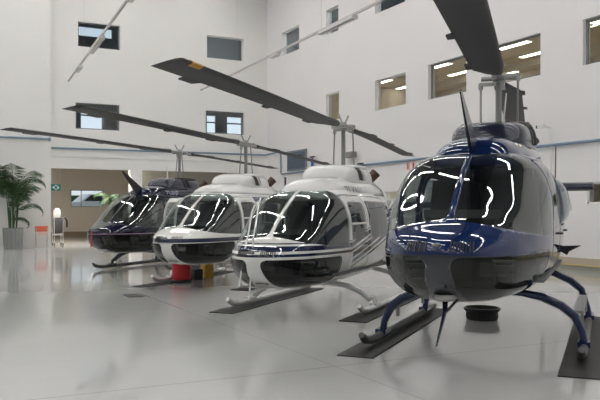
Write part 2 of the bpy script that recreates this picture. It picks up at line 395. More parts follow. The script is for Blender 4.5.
for y in (-.8, .8): fr.box((-.03, y, 0), (.06, .05, .8))
for z in (-.385, .385): fr.box((-.03, 0, z), (.06, 1.65, .05))
build(fr, 'frame', M['dframe'], o)
for k in range(9): build(MB().box((-.035, 0, -.33+k*.082), (.03, 1.54, .05), Matrix.Rotation(R(25), 3, 'Y')), 'slat', M['slat'], o)
# camera on a post on the right wall
o = tag(empty('security_camera', (RX-.05, 13.07, 3.39)), 'small security camera at the top of a thin wall conduit right of the blue helicopter', 'camera')
build(MB().tube([(0, 0, 0), (0, 0, -1.5)], .02, 8), 'conduit', M['frame'], o); build(MB().tube([(0, 0, 0), (-.22, .0, .02)], .018, 8), 'bracket', M['frame'], o)
build(MB().box((-.24, .06, .02), (.09, .2, .09)), 'housing', M['frame'], o, bevel=.01); build(MB().lathe([(0, 0), (.04, 0), (.04, .05), (0, .05)], (-.24, .16, .02), 12, 'y'), 'lens', M['black'], o)
o = tag(empty('mounted_box', (RX-.03, 22.2, 3.35)), 'pale grey wall box on a bracket behind the striped helicopter rotor', 'wall box')
build(MB().box((-.12, 0, 0), (.2, .5, .2)), 'housing', M['steel'], o, bevel=.01); build(MB().tube([(0, .2, 0), (-.2, .2, -.0)], .03, 8), 'bracket', M['alu'], o)
o = tag(empty('socket_plate', (RX-.012, 12.55, 1.47)), 'small grey socket plate on the right wall below the low window', 'socket')
build(MB().box((0, 0, 0), (.024, .14, .14)), 'plate', M['frame'], o, bevel=.005); build(MB().box((-.014, 0, 0), (.012, .06, .08)), 'switch', M['alu'], o)
for k, y in enumerate((18.95, 18.66)):
    o = tag(empty('fire_sign', (RX-.012, y, 2.78)), ('left' if k == 0 else 'right')+' of the two tiny red signs on the right wall above the blue helicopter', 'sign', 'tiny red wall signs')
    build(MB().box((0, 0, 0), (.022, .17, .24)), 'plate', M['pinkwhite'], o); build(MB().box((-.014, 0, 0), (.008, .06, .18)), 'symbol', M['red'], o)

# ------------------------------------------------------------------ lobby things
def text_mesh(body, size, name):
    c = bpy.data.curves.new(name, 'FONT'); c.body = body; c.size = size; c.align_x = 'CENTER'; c.align_y = 'CENTER'; c.resolution_u = 3
    ob = bpy.data.objects.new(name, c); COL.objects.link(ob)
    dg = bpy.context.evaluated_depsgraph_get(); me = bpy.data.meshes.new_from_object(ob.evaluated_get(dg)); me.materials.clear()
    bpy.data.objects.remove(ob); bpy.data.curves.remove(c); return me
o = tag(empty('direction_sign', (4.68, BY+.35, 2.3)), 'teal sign with white arrow marks hanging at the lobby entrance', 'sign')
build(MB().box((0, 0, 0), (.36, .03, .25)), 'panel', M['teal'], o)
mk = MB()
for sx in (-1, 1):
    mk.add([(sx*.05, -.02, .07), (sx*.14, -.02, 0), (sx*.05, -.02, -.07), (sx*.05, -.016, .07), (sx*.14, -.016, 0), (sx*.05, -.016, -.07)], [(0, 1, 2), (3, 5, 4), (0, 3, 4, 1), (1, 4, 5, 2), (2, 5, 3, 0)])
for sz in (-1, 1):
    mk.add([(.04, -.02, sz*.05), (0, -.02, sz*.115), (-.04, -.02, sz*.05), (.04, -.016, sz*.05), (0, -.016, sz*.115), (-.04, -.016, sz*.05)], [(0, 1, 2), (3, 5, 4), (0, 3, 4, 1), (1, 4, 5, 2), (2, 5, 3, 0)])
build(mk, 'arrow_marks', M['white'], o); build(MB().tube([(-.15, 0, .12), (-.15, 0, 1.0)], .006, 6).tube([(.15, 0, .12), (.15, 0, 1.0)], .006, 6), 'hanger_rod', M['alu'], o)

o = tag(empty('cleaning_trolley', (4.98, 31.3, 0)), 'dark grey trolley with a black hose and white bundle on top at the lobby corner', 'trolley')
fr = MB()
for sx in (-.17, .17):
    for sy in (-.25, .25): fr.tube([(sx, sy, .05), (sx, sy, 1.1)], .016, 8)
fr.tube([(-.17, -.25, .42), (.17, -.25, .42)], .014, 8).tube([(-.17, .25, .42), (.17, .25, .42)], .014, 8).box((0, 0, .44), (.34, .5, .03))
build(fr, 'frame', M['alu'], o)
bg = MB(); bg.rings([[(a*w, b*w*1.4, z) for a, b in [(-1, -1), (1, -1), (1, 1), (-1, 1)]] for z, w in [(.5, .13), (.6, .17), (1.0, .19), (1.12, .17)]]); build(bg, 'bag', M['cloth'], o, bevel=.02)
build(MB().rings([[(math.cos(a)*r*.9-.03, math.sin(a)*r, z) for a in [k*math.pi/6 for k in range(12)]] for z, r in [(1.12, .14), (1.25, .17), (1.42, .15), (1.5, .09)]]), 'bundle', M['white'], o)
build(MB().tube([(.16, -.2, 1.05), (.27, -.2, 1.12), (.33, -.2, .98), (.33, -.2, .72)], .035, 8), 'hose', M['black'], o)
for sx in (-.17, .17):
    for sy in (-.25, .25): build(MB().lathe([(0, -.02), (.045, -.02), (.05, 0), (.045, .02), (0, .02)], (sx, sy, .05), 12, 'x'), 'caster', M['black'], o)

o = tag(empty('notice_stand', (4.0, 28.75, 0)), 'low stand with an orange top and thin legs near the wall corner', 'stand')
for sx in (-.2, .2):
    for sy in (-.1, .1): build(MB().tube([(sx, sy*1.5, 0), (sx, sy*.4, .78)], .014, 8), 'leg', M['alu'], o)
build(MB().box((0, 0, .73), (.46, .1, .2)), 'top_panel', M['orange'], o, bevel=.02); build(MB().box((.02, -.055, .56), (.36, .012, .14)), 'card', M['pinkwhite'], o)

def palm(x, y, pot_h, pot_r, fronds, lab, seed, mpot='pot', wall=None):
    rnd = random.Random(seed)
    o = tag(empty('potted_palm', (x, y, 0)), lab, 'potted plant')
    n = 32; build(MB().lathe([(0, 0), (pot_r*.86, 0), (pot_r, pot_h*.96), (pot_r*1.04, pot_h), (pot_r*.93, pot_h), (pot_r*.9, pot_h*.9), (0, pot_h*.9)], (0, 0, 0), n, rib=.07), 'planter', M[mpot], o, smooth=30)
    build(MB().lathe([(0, pot_h*.905), (pot_r*.88, pot_h*.905), (pot_r*.6, pot_h*.93), (0, pot_h*.94)], (0, 0, 0), 20), 'soil', M['soil'], o)
    st = [(0, 0, 0)]
    for k in range(7):
        a = k*2*math.pi/7+.3; r = pot_r*.35
        st.append((math.cos(a)*r, math.sin(a)*r, 0))
    for (az, ln, el, hs) in fronds:
        b = st[rnd.randrange(len(st))]; p = Vector((b[0], b[1], pot_h*.9)); top = Vector((b[0]*1.6+math.cos(az)*.05, b[1]*1.6+math.sin(az)*.05, pot_h+hs))
        mb = MB(); mb.tube([p, (p+top)/2, top], [.022, .018, .012], 6)
        pts = [top]; e = el; d = .0
        N = 16
        for k in range(N):
            e -= R(95)*(k/N)*.16*1.3
            pts.append(pts[-1]+Vector((math.cos(az)*math.cos(e), math.sin(az)*math.cos(e), math.sin(e)))*(ln/N))
        mb.tube(pts, [.011*(1-k/(N+1))+.002 for k in range(N+1)], 5)
        side = Vector((-math.sin(az), math.cos(az), 0))
        for k in range(2, N+1):
            t = k/N; L = .42*math.sin(math.pi*(.15+.82*t))*(ln/1.3)+.05; tg = (pts[k]-pts[k-1]).normalized(); up = tg.cross(side).normalized()
            for m in (0., .5):
                q = pts[k-1].lerp(pts[k], m)
                for s in (-1, 1):
                    dv = (side*s*.75+tg*.65+Vector((0, 0, -.28))+up*rnd.uniform(-.1, .1)).normalized(); tip = q+dv*L+Vector((0, 0, -L*.22)); w = tg*.017
                    mid = q.lerp(tip, .45)+Vector((0, 0, .02))
                    mb.add([q-w*.4, mid-w, tip, mid+w, q+w*.4], [(0, 1, 3, 4), (1, 2, 3)])
        if wall is not None: mb.v = [(a, min(b, wall-y-.03-.05*(i % 3)), c) for i, (a, b, c) in enumerate(map(tuple, mb.v))]
        build(mb, 'frond', M['leaf'], o, smooth=0)
    return o
rnd = random.Random(3)
fr = []
for k in range(15): fr.append((rnd.uniform(0, 2*math.pi), rnd.uniform(1.2, 1.8), R(rnd.uniform(55, 86)), rnd.uniform(.5, 1.5)))
fr += [(R(-8), 1.7, R(58), 1.2), (R(-15), 1.3, R(38), .6), (R(200), 1.6, R(70), 1.4), (R(-20), .9, R(20), .3)]
palm(2.98, 28.45, .78, .34, fr, 'tall potted palm in a ribbed grey planter against the left wall', 11, wall=29.19)
fr = [(rnd.uniform(0, 2*math.pi), rnd.uniform(.8, 1.3), R(rnd.uniform(40, 80)), rnd.uniform(.7, 1.1)) for k in range(14)]+[(R(185), 1.2, R(48), 1.0), (R(150), 1.2, R(60), 1.1)]
palm(7.3, 30.6, .6, .26, fr, 'potted palm in the lobby showing its fronds behind the navy helicopter', 5, wall=31.2)

# ------------------------------------------------------------------ helicopters: geometry shared by all four
ST = np.array([  # x, belly z, roof z, half width, z of widest, lower exponent, upper exponent
 (3.430, .885, .885, .004, .885, 2.0, 2.0), (3.420, .815, .935, .085, .88, 2.0, 2.0), (3.385, .735, .975, .185, .87, 2.1, 2.0), (3.31, .655, 1.015, .29, .865, 2.2, 2.4),
 (3.19, .575, 1.06, .395, .865, 2.3, 2.6), (3.08, .525, 1.095, .47, .87, 2.4, 2.6), (2.94, .485, 1.145, .54, .88, 2.5, 2.5), (2.74, .46, 1.29, .60, .90, 2.6, 2.3), (2.48, .445, 1.48, .66, .93, 2.7, 2.6),
 (2.18, .435, 1.65, .705, .97, 2.8, 3.0), (1.95, .43, 1.755, .725, 1.0, 2.9, 3.2), (1.60, .43, 1.82, .735, 1.02, 3.0, 3.3), (1.20, .43, 1.84, .74, 1.03, 3.0, 3.3), (.60, .44, 1.84, .74, 1.03, 3.0, 3.2),
 (.0, .46, 1.84, .73, 1.05, 2.9, 3.0), (-.45, .52, 1.83, .69, 1.10, 2.7, 2.8), (-.9, .68, 1.80, .59, 1.20, 2.4, 2.5), (-1.3, .90, 1.76, .45, 1.32, 2.2, 2.2), (-1.65, 1.10, 1.71, .33, 1.41, 2.0, 2.0), (-1.85, 1.15, 1.70, .27, 1.425, 2.0, 2.0)])
def spline(tab, n):
    d = np.r_[0, np.cumsum(np.sqrt(((tab[1:, :4]-tab[:-1, :4])**2).sum(1)))]
    # monotone cubic (Fritsch-Carlson) per column
    h = np.diff(d); out = []
    t = np.linspace(0, d[-1], n); idx = np.clip(np.searchsorted(d, t, side='right')-1, 0, len(h)-1); u = (t-d[idx])/h[idx]
    for c in range(tab.shape[1]):
        y = tab[:, c]; s = np.diff(y)/h; m = np.zeros(len(y)); m[0], m[-1] = s[0], s[-1]
        for i in range(1, len(y)-1):
            if s[i-1]*s[i] > 0: w1 = 2*h[i]+h[i-1]; w2 = h[i]+2*h[i-1]; m[i] = (w1+w2)/(w1/s[i-1]+w2/s[i])
        y0, y1, m0, m1 = y[idx], y[idx+1], m[idx]*h[idx], m[idx+1]*h[idx]
        out.append((2*u**3-3*u**2+1)*y0+(u**3-2*u**2+u)*m0+(-2*u**3+3*u**2)*y1+(u**3-u**2)*m1)
    return np.array(out).T
def section(x, zb, zt, w, zw, nl, nu, n):
    P = []
    for k in range(n):
        a = 2*math.pi*k/n; c, s = math.cos(a), math.sin(a); e = nu if s >= 0 else nl; hh = (zt-zw) if s >= 0 else (zw-zb)
        # radial superellipse: keeps angles evenly spread
        r = (abs(c)**e+abs(s)**e)**(-1/e)
        P.append((x, w*c*r, zw+hh*s*r))
    return P
NTH = 128
rows = spline(ST, 84)
grid = [section(*r, NTH) for r in rows]
polys = []
for i in range(len(grid)-1):
    for k in range(NTH):
        a, b, c, d = grid[i][k], grid[i][(k+1) % NTH], grid[i+1][(k+1) % NTH], grid[i+1][k]
        polys.append([a, c, b]); polys.append([a, d, c])
def split(ps, g):
    ins, outs = [], []
    for p in ps:
        v = [g(*q) for q in p]
        if min(v) >= 0: ins.append(p); continue
        if max(v) < 0: outs.append(p); continue
        A, B = [], []
        n = len(p)
        for i in range(n):
            j = (i+1) % n
            (A if v[i] >= 0 else B).append(p[i])
            if (v[i] >= 0) != (v[j] >= 0):
                # always interpolate from the same end so that neighbours share the point
                if p[i] < p[j]: t = v[i]/(v[i]-v[j]); q = tuple(p[i][m]+(p[j][m]-p[i][m])*t for m in range(3))
                else: t = v[j]/(v[j]-v[i]); q = tuple(p[j][m]+(p[i][m]-p[j][m])*t for m in range(3))
                A.append(q); B.append(q)
        if len(A) > 2: ins.append(A)
        if len(B) > 2: outs.append(B)
    return ins, outs
def smin(*v, k=.06):
    v = list(v); r = v[0]
    for q in v[1:]:
        h = max(k-abs(r-q), 0)/k; r = min(r, q)-h*h*k*.25
    return r
def g_ws(x, y, z):
    zg = 1.15-.15*(abs(y)/.75)**1.5; f = min(1, max(0, (z-1.40)/.34)); xa = 1.82-.03*f*f
    return smin(z-zg, x-xa, abs(y)-.028, k=.05) if x > 1.7 else -1
def g_chin(x, y, z): return smin(.872-z, z-(.475+.06*max(0, x-2.7)), abs(y)-(.085+.05*(1-(z-.5)/.36)), x-2.08, k=.10) if x > 1.9 else -1
def rect(x0, x1, z0, z1, k=.07):
    return lambda x, y, z: smin(x-x0, x1-x, z-z0, z1-z, k=k) if abs(y) > .4 else -1
g_fd, g_fw = rect(1.0, 1.80, .60, 1.70), rect(1.075, 1.73, 1.07, 1.61, .10)
g_rd, g_rw = rect(-.36, .94, .60, 1.70), rect(-.24, .86, 1.07, 1.60, .10)
ws, rest = split(polys, g_ws); chin, rest = split(rest, g_chin)
fd, rest = split(rest, g_fd); rd, rest = split(rest, g_rd)
# shut lines: a narrow gap round each door
_, rest = split(rest, lambda x, y, z: g_fd(x, y, z)+.012); _, rest = split(rest, lambda x, y, z: g_rd(x, y, z)+.012)
fwin, fd = split(fd, g_fw); rwin, rd = split(rd, g_rw)
side = lambda ps, s: [p for p in ps if sum(q[1] for q in p)*s > 0]
def weld(ps):
    mb = MB(); key = {}
    for p in ps:
        ids = []
        for q in p:
            k = tuple(round(c, 5) for c in q)
            if k not in key: key[k] = len(mb.v); mb.v.append(q)
            if not ids or ids[-1] != key[k]: ids.append(key[k])
        if len(ids) > 1 and ids[0] == ids[-1]: ids.pop()
        if len(set(ids)) > 2: mb.f.append(tuple(ids))
    return mb
def hull_mesh(ps, name, slots=1):
    me = weld(ps).mesh(name, 60, fix=False)
    return me
MESH = {'fuselage': hull_mesh(rest, 'fuselage')}
for s, n in ((1, 'L'), (-1, 'R')):
    MESH['ws'+n] = hull_mesh(side(ws, s), 'windscreen_pane'); MESH['chin'+n] = hull_mesh(side(chin, s), 'chin_window')
    MESH['fd'+n] = hull_mesh(side(fd, s), 'front_door'); MESH['rd'+n] = hull_mesh(side(rd, s), 'rear_door')
    MESH['fw'+n] = hull_mesh(side(fwin, s), 'door_window'); MESH['rw'+n] = hull_mesh(side(rwin, s), 'door_window')
# cowling lofts
CW = np.array([(1.93, 1.66, 1.73, .22, 1.68, 2, 2.2), (1.90, 1.64, 1.79, .31, 1.66, 2, 2.3), (1.82, 1.62, 1.86, .37, 1.66, 2, 2.4), (1.68, 1.62, 1.92, .415, 1.66, 2, 2.5), (1.45, 1.62, 1.965, .45, 1.66, 2, 2.6), (1.1, 1.62, 1.995, .485, 1.66, 2, 2.7), (.6, 1.62, 2.02, .50, 1.66, 2, 2.7),
 (.0, 1.6, 2.05, .50, 1.65, 2, 2.7), (-.5, 1.56, 2.06, .47, 1.62, 2, 2.6), (-1.0, 1.5, 2.01, .41, 1.6, 2, 2.4), (-1.5, 1.46, 1.92, .33, 1.56, 2, 2.2), (-1.9, 1.44, 1.80, .24, 1.54, 2, 2), (-2.1, 1.44, 1.70, .17, 1.54, 2, 2)])
cg = [section(*r, 64) for r in spline(CW, 46)]
mb = MB().rings(cg); MESH['cowl'] = mb.mesh('cowl', 50); COWL_BVH = BVHTree.FromPolygons([Vector(v) for v in mb.v], mb.f)
MF = np.array([(1.0, 1.88, 1.96, .22, 1.93, 2, 2.4), (.985, 1.86, 2.04, .31, 1.93, 2, 2.8), (.93, 1.86, 2.13, .365, 1.93, 2, 3.2), (.80, 1.86, 2.185, .40, 1.93, 2, 3.8), (.5, 1.86, 2.21, .42, 1.93, 2, 4.2), (.1, 1.86, 2.215, .425, 1.93, 2, 4.2), (-.2, 1.86, 2.205, .41, 1.93, 2, 3.8), (-.45, 1.86, 2.16, .36, 1.93, 2, 3), (-.6, 1.86, 2.08, .28, 1.93, 2, 2.4), (-.66, 1.86, 2.02, .18, 1.93, 2, 2)])
MESH['mast_fairing'] = MB().rings([section(*r, 56) for r in spline(MF, 30)]).mesh('mast_fairing', 50)
MFB = BVHTree.FromPolygons([v.co.copy() for v in MESH['mast_fairing'].vertices], [tuple(p.vertices) for p in MESH['mast_fairing'].polygons])
lipr = [section(*r, 56) for r in spline(MF, 30)]
# dark seal round the top of the mast fairing: an oval ring lying on its crown
lip = []
for k in range(48):
    a = 2*math.pi*k/48; lip.append((.17+.66*math.cos(a)*(abs(math.cos(a))**-.15 if abs(math.cos(a)) > .05 else 1),   .365*math.sin(a), 2.178-.05*abs(math.cos(a))**3))
MESH['lip'] = MB().tube(lip+[lip[0], lip[1]], (.036), 8, False).mesh('lip', 60)
# tail boom, fin, stabiliser
boom = [(-1.75, 1.42, .275), (-2.2, 1.46, .24), (-3.2, 1.53, .195), (-4.6, 1.60, .15), (-6.15, 1.66, .11)]
MESH['boom'] = MB().tube([(x, 0, z) for x, z, r in boom], [r for x, z, r in boom], 24).mesh('boom', 60)
def foil(pts, th):   # pts: list of (lead xyz, chord vector, thickness dir)
    mb = MB(); rings = []
    for lead, ch, nd, c_ in pts:
        ring = []
        for t, q in [(0, 0), (.04, .6), (.15, .95), (.35, 1), (.65, .7), (1, .06), (1, -.06), (.65, -.7), (.35, -1), (.15, -.95), (.04, -.6)]:
            ring.append(Vector(lead)+Vector(ch)*t+Vector(nd)*(q*th*c_))
        rings.append(ring)
    return mb.rings(rings)
MESH['fin'] = foil([((-6.45, 0, .98), (-.42, 0, -.0), (0, 1, 0), .7), ((-5.95, 0, 1.55), (-.62, 0, 0), (0, 1, 0), 1), ((-5.95, 0, 1.72), (-.62, 0, 0), (0, 1, 0), 1), ((-6.40, 0, 2.05), (-.45, 0, 0), (0, 1, 0), .6)], .045).mesh('fin', 40)
MESH['stab'] = foil([((-3.15, -.98, 1.60), (-.42, 0, 0), (0, 0, 1), 1), ((-3.15, .98, 1.60), (-.42, 0, 0), (0, 0, 1), 1)], .068).mesh('stab', 40)
MESH['endplate'] = foil([((-3.05, 0, 1.40), (-.32, 0, 0), (0, 1, 0), .7), ((-3.0, 0, 1.70), (-.62, 0, 0), (0, 1, 0), 1), ((-3.2, 0, 2.02), (-.36, 0, 0), (0, 1, 0), .7)], .018).mesh('endplate', 40)
MESH['trotor'] = MB().lathe([(0, -.10), (.07, -.10), (.07, .1), (0, .1)], (-6.35, .18, 1.70), 14, 'y').tube([(-6.35, .0, 1.70), (-6.35, .2, 1.70)], .04, 10).mesh('trotor')
MESH['tblade'] = foil([((-6.43, .24, 1.78), (.16, 0, 0), (0, 1, 0), 1), ((-6.43, .25, 2.52), (.16, 0, 0), (0, 1, 0), 1)], .012).mesh('tblade')
MESH['tblade2'] = foil([((-6.27, .24, 1.62), (-.16, 0, 0), (0, 1, 0), 1), ((-6.27, .25, .88), (-.16, 0, 0), (0, 1, 0), 1)], .012).mesh('tblade2')
# mast, rotor head
ZH = 2.87
MESH['mast'] = MB().lathe([(0, 2.15), (.11, 2.15), (.11, 2.215), (.075, 2.23), (.036, 2.24), (.036, ZH-.05), (.055, ZH-.04), (.055, ZH+.05), (.025, ZH+.08), (0, ZH+.08)], n=20).mesh('mast')
def rb(x, y, z): return (x, y, z)
hub = MB().box((0, 0, ZH), (.34, .15, .05)).box((.42, 0, ZH), (.56, .11, .06)).box((-.42, 0, ZH), (.56, .11, .06)).lathe([(0, -.055), (.065, -.055), (.075, 0), (.065, .045), (.035, .07), (0, .07)], (0, 0, ZH), 18)
MESH['hub'] = hub.mesh('hub', 40)
fb = MB().tube([(0, -.2, ZH+.0), (0, .2, ZH+.0)], .028, 10).tube([(-.10, .0, ZH+.07), (-.14, .05, ZH+.2)], .016, 8).tube([(.10, .0, ZH+.07), (.14, -.05, ZH+.2)], .016, 8)
MESH['trunnion'] = fb.mesh('trunnion')
def pitch_parts(s):
    horn = MB().box((.28*s, .12*s, ZH-.02), (.07, .24, .035)).lathe([(0, -.035), (.028, -.035), (.032, 0), (.028, .035), (0, .035)], (.28*s, .225*s, ZH-.05), 10)
    rod = MB().tube([(.28*s,   .225*s, ZH-.05), (.15*s, .215*s, 2.18)], .013, 8)
    return horn.mesh('horn'), rod.mesh('rod')
MESH['hornF'], MESH['rodF'] = pitch_parts(1); MESH['hornA'], MESH['rodA'] = pitch_parts(-1)
CH = .34
def blade_mesh(RT=6.1, droop=.10, pitch=7.):
    pr = [(0, 0), (.012, .35), (.05, .62), (.13, .9), (.28, 1.), (.5, .82), (.75, .45), (1, .04), (1, -.04), (.75, -.35), (.5, -.62), (.28, -.78), (.13, -.7), (.05, -.5), (.012, -.3)]
    mb = MB(); rings = []; ca, sa = math.cos(R(pitch)), math.sin(R(pitch))
    for r, c, th, off in [(.50, .20, .055, .36), (.62, .24, .05, .33), (.85, .33, .036, .29), (1.15, CH, .028, .27)]+[(1.6+.42*k, CH, .026, .27) for k in range(10)]+[(RT-.02, CH, .024, .27), (RT, CH*.98, .02, .27)]:
        z = -droop*(r/RT)**2; ring = []
        for t, q in pr:
            yy = (off-t)*c; zz = q*th; ring.append((r, yy*ca-zz*sa, ZH+z+yy*sa+zz*ca))
        rings.append(ring)
    return mb.rings(rings)
def on_blade(r, yy, droop, pitch=7., RT=6.1): return (r, yy*math.cos(R(pitch)), ZH-droop*(r/RT)**2+yy*math.sin(R(pitch)))
def blade_bits(droop, RT=6.1, pitch=7.):
    P = lambda r, t, dz=0.: tuple(np.array(on_blade(r*RT/6.1, (.27-t)*CH, droop, pitch, RT))+np.array((0, 0, dz)))
    tab = MB()
    for r0, r1, t1 in ((5.05, 5.45, 1.22),):
        a, b, c, d = P(r0, .93), P(r1, .93), P(r1-.05, t1), P(r0+.05, t1)
        tab.rings([[tuple(np.array(q)+np.array((0, 0, e))) for q in (a, b, c, d)] for e in (-.006, .006)])
    dbls = []
    for r0, r1, t1 in ((1.05, 1.45, 1.12), (2.9, 3.15, 1.16)):
        dbl = MB(); dbls.append(dbl)
        a, b, c, d = P(r0, .93), P(r1, .93), P(r1-.06, t1), P(r0+.02, t1)
        dbl.rings([[tuple(np.array(q)+np.array((0, 0, e))) for q in (a, b, c, d)] for e in (-.008, .008)])
    band = MB(); q = []
    pr = [(-.006, 0), (.02, .48), (.07, .80), (.14, 1.02), (.14, -.82), (.07, -.62), (.02, -.42)]
    for r in (5.70, 5.93):
        q.append([tuple(np.array(P(r, t))+np.array((0, 0, k*.030))) for t, k in pr])
    band.rings(q)
    return tab.mesh('tab'), [d.mesh('dbl') for d in dbls], band.mesh('band')
# landing gear
SW = .985
def skid_mesh(s):
    pts = [(-1.0, 0, .075), (-.9, 0, .065), (.2, 0, .065), (1.5, 0, .065), (1.9, 0, .07), (2.1, 0, .10), (2.17, 0, .14), (2.22, 0, .165)]
    return MB().tube([(x, s*SW+y, z) for x, y, z in pts], [.03]+[.042]*4+[.04, .037, .03], 12)
def cross_mesh(x, zb, s, bulge):
    pts = [(x, 0, zb), (x, s*.28, zb), (x, s*.42, zb-.005), (x, s*(.60), zb-.045*bulge), (x, s*.78, zb-.14*bulge), (x, s*.90, zb-.26*bulge), (x, s*(SW-.015), .20), (x, s*SW, .09)]
    return MB().tube(pts, [.03, .032, .034, (.05, .036), (.056, .036), (.054, .035), .036, .036], 12)
MESH['skidL'], MESH['skidR'] = skid_mesh(1).mesh('skid'), skid_mesh(-1).mesh('skid')
for n, s in (('L', 1), ('R', -1)):
    MESH['cf'+n] = cross_mesh(1.48, .47, s, .8).mesh('cf'); MESH['cr'+n] = cross_mesh(-.45, .52, s, .85).mesh('cr')
    MESH['step'+n] = MB().box((.36, s*.92, .345), (1.5, .10, .03)).box((1.0, s*.955, .27), (.04, .03, .16)).box((-.2, s*.955, .27), (.04, .03, .16)).mesh('step', 0)
    for q, x in (('f', 1.48), ('r', -.45)): MESH['shoe'+q+n] = MB().box((x, s*SW, .10), (.20, .11, .05)).mesh('shoe', 0)
# cabin interior
MESH['cabin_floor'] = MB().bb((-.5, -.68, .60), (2.25, .68, .64)).mesh('cabin_floor', 0)
MESH['bulkhead'] = MB().rings([section(-.40, .56, 1.80, .71, 1.1, 2.7, 2.8, 40), section(-.44, .56, 1.80, .71, 1.1, 2.7, 2.8, 40)]).mesh('bulkhead', 0)
def seat(y, x=1.35):
    a = MB().box((x, y, .86), (.46, .44, .12)).box((x, y, .73), (.4, .4, .18), taper=.9)
    b = MB().box((x-.26, y, 1.22), (.11, .44, .66), Matrix.Rotation(R(-10), 3, 'Y'), .85)
    h = MB().box((x-.34, y, 1.60), (.08, .24, .13))
    return a.mesh('seat', 0), b.mesh('b', 0), h.mesh('h', 0)
SEATS = [seat(.36), seat(-.36), seat(.42, .25), seat(-.0, .25), seat(-.42, .25)]
ip = MB().box((2.34, 0, .86), (.24, .26, .5)).rings([[(2.22, y*.9, .98), (2.20, y, 1.20), (2.42, y, 1.235), (2.52, y*.9, 1.16), (2.44, y*.8, 1.0)] for y in (-.34, -.30, .30, .34)])
MESH['panel'] = ip.mesh('panel', 0)
gz = MB()
for y in (-.2, 0, .2):
    for z in (1.05, 1.14): gz.lathe([(0, 0), (.042, 0), (.042, -.012), (0, -.012)], (2.205, y*.9, z-.0), 14, 'x')
MESH['gauges'] = gz.mesh('gauges')
for n, s in (('L', .36), ('R', -.36)):
    MESH['cyc'+n] = MB().tube([(1.75, s, .64), (1.86, s, .80), (1.80, s, 1.0), (1.84, s, 1.12)], [.014, .014, .014, .022], 8).mesh('cyc')
pedal = MB()
for n, s in (('L', 1), ('R', -1)):
    MESH['pedal'+n] = MB().tube([(2.45, s*.30, .60), (2.55, s*.30, .80), (2.55, s*.46, .80), (2.45, s*.46, .60)], .02, 8).box((2.56, s*.38, .74), (.03, .18, .05)).mesh('pedal')
# nose vents, handles, antennas, cutters
BODY_BVH = BVHTree.FromPolygons([Vector(q) for p in polys for q in p], [(3*i, 3*i+1, 3*i+2) for i in range(len(polys))])
def on_body(x, y, top=True):
    h = BODY_BVH.ray_cast(Vector((x, y, 3 if top else -1)), Vector((0, 0, -1 if top else 1))); return h[0], h[1]
def on_front(y, z):
    h = BODY_BVH.ray_cast(Vector((6, y, z)), Vector((-1, 0, 0))); return h[0], h[1]
for n, s in (('L', 1), ('R', -1)):
    v = MB()
    for k in range(8):
        y = s*(.095+.022*k); pts = []
        for z in (.912, .938, .964, .988):
            h, nn = on_front(y, z)
            if h is not None: pts.append(h+nn*.003)
        if len(pts) > 1: v.tube(pts, .0062, 6)
    MESH['vent'+n] = v.mesh('vent')
p0, n0 = on_body(1.72, 0); tipc = (2.46, 0, 2.27)
cut = MB(); a, b = Vector((1.60, 0, 1.88)), Vector((1.88, 0, 1.74)); c1 = Vector(tipc)
cut.rings([[a+Vector((0, y, 0)), b+Vector((0, y, 0)), c1+Vector((.02, y*.3, 0)), c1+Vector((-.03, y*.3, .02)), (a.lerp(c1, .2)+Vector((0, y, 0)))] for y in (-.018, .018)])
MESH['cutter'] = cut.mesh('cutter', 0)
MESH['lcutter'] = MB().tube([(2.98, -.04, .56), (3.11, -.012, .42)], .012, 8).tube([(2.98, .12, .56), (3.11, .002, .42)], .012, 8).tube([(3.04, -.0, .56), (3.10, -.005, .43), (3.40, -.01, .20)], [.010, .018, .008], 8).mesh('lc')
MESH['whip'] = foil([((.86, .16, 2.15), (-.07, 0, 0), (0, 1, 0), 1), ((.92, .20, 2.47), (-.03, 0, 0), (0, 1, 0), .6)], .01).mesh('whip')
MESH['pitot'] = MB().tube([(3.37, 0, .96), (3.49, 0, .97), (3.57, 0, .97)], [.022, .016, .012], 8).mesh('pitot')
MESH['llight'] = MB().lathe([(0, .02), (.085, .02), (.095, -.01), (.07, -.03), (0, -.035)], (3.14, 0, .545), 18).mesh('ll')
def on_side(bvh, x, z, s=1):
    h = bvh.ray_cast(Vector((x, 3*s, z)), Vector((0, -s, 0))); return h[0], h[1]
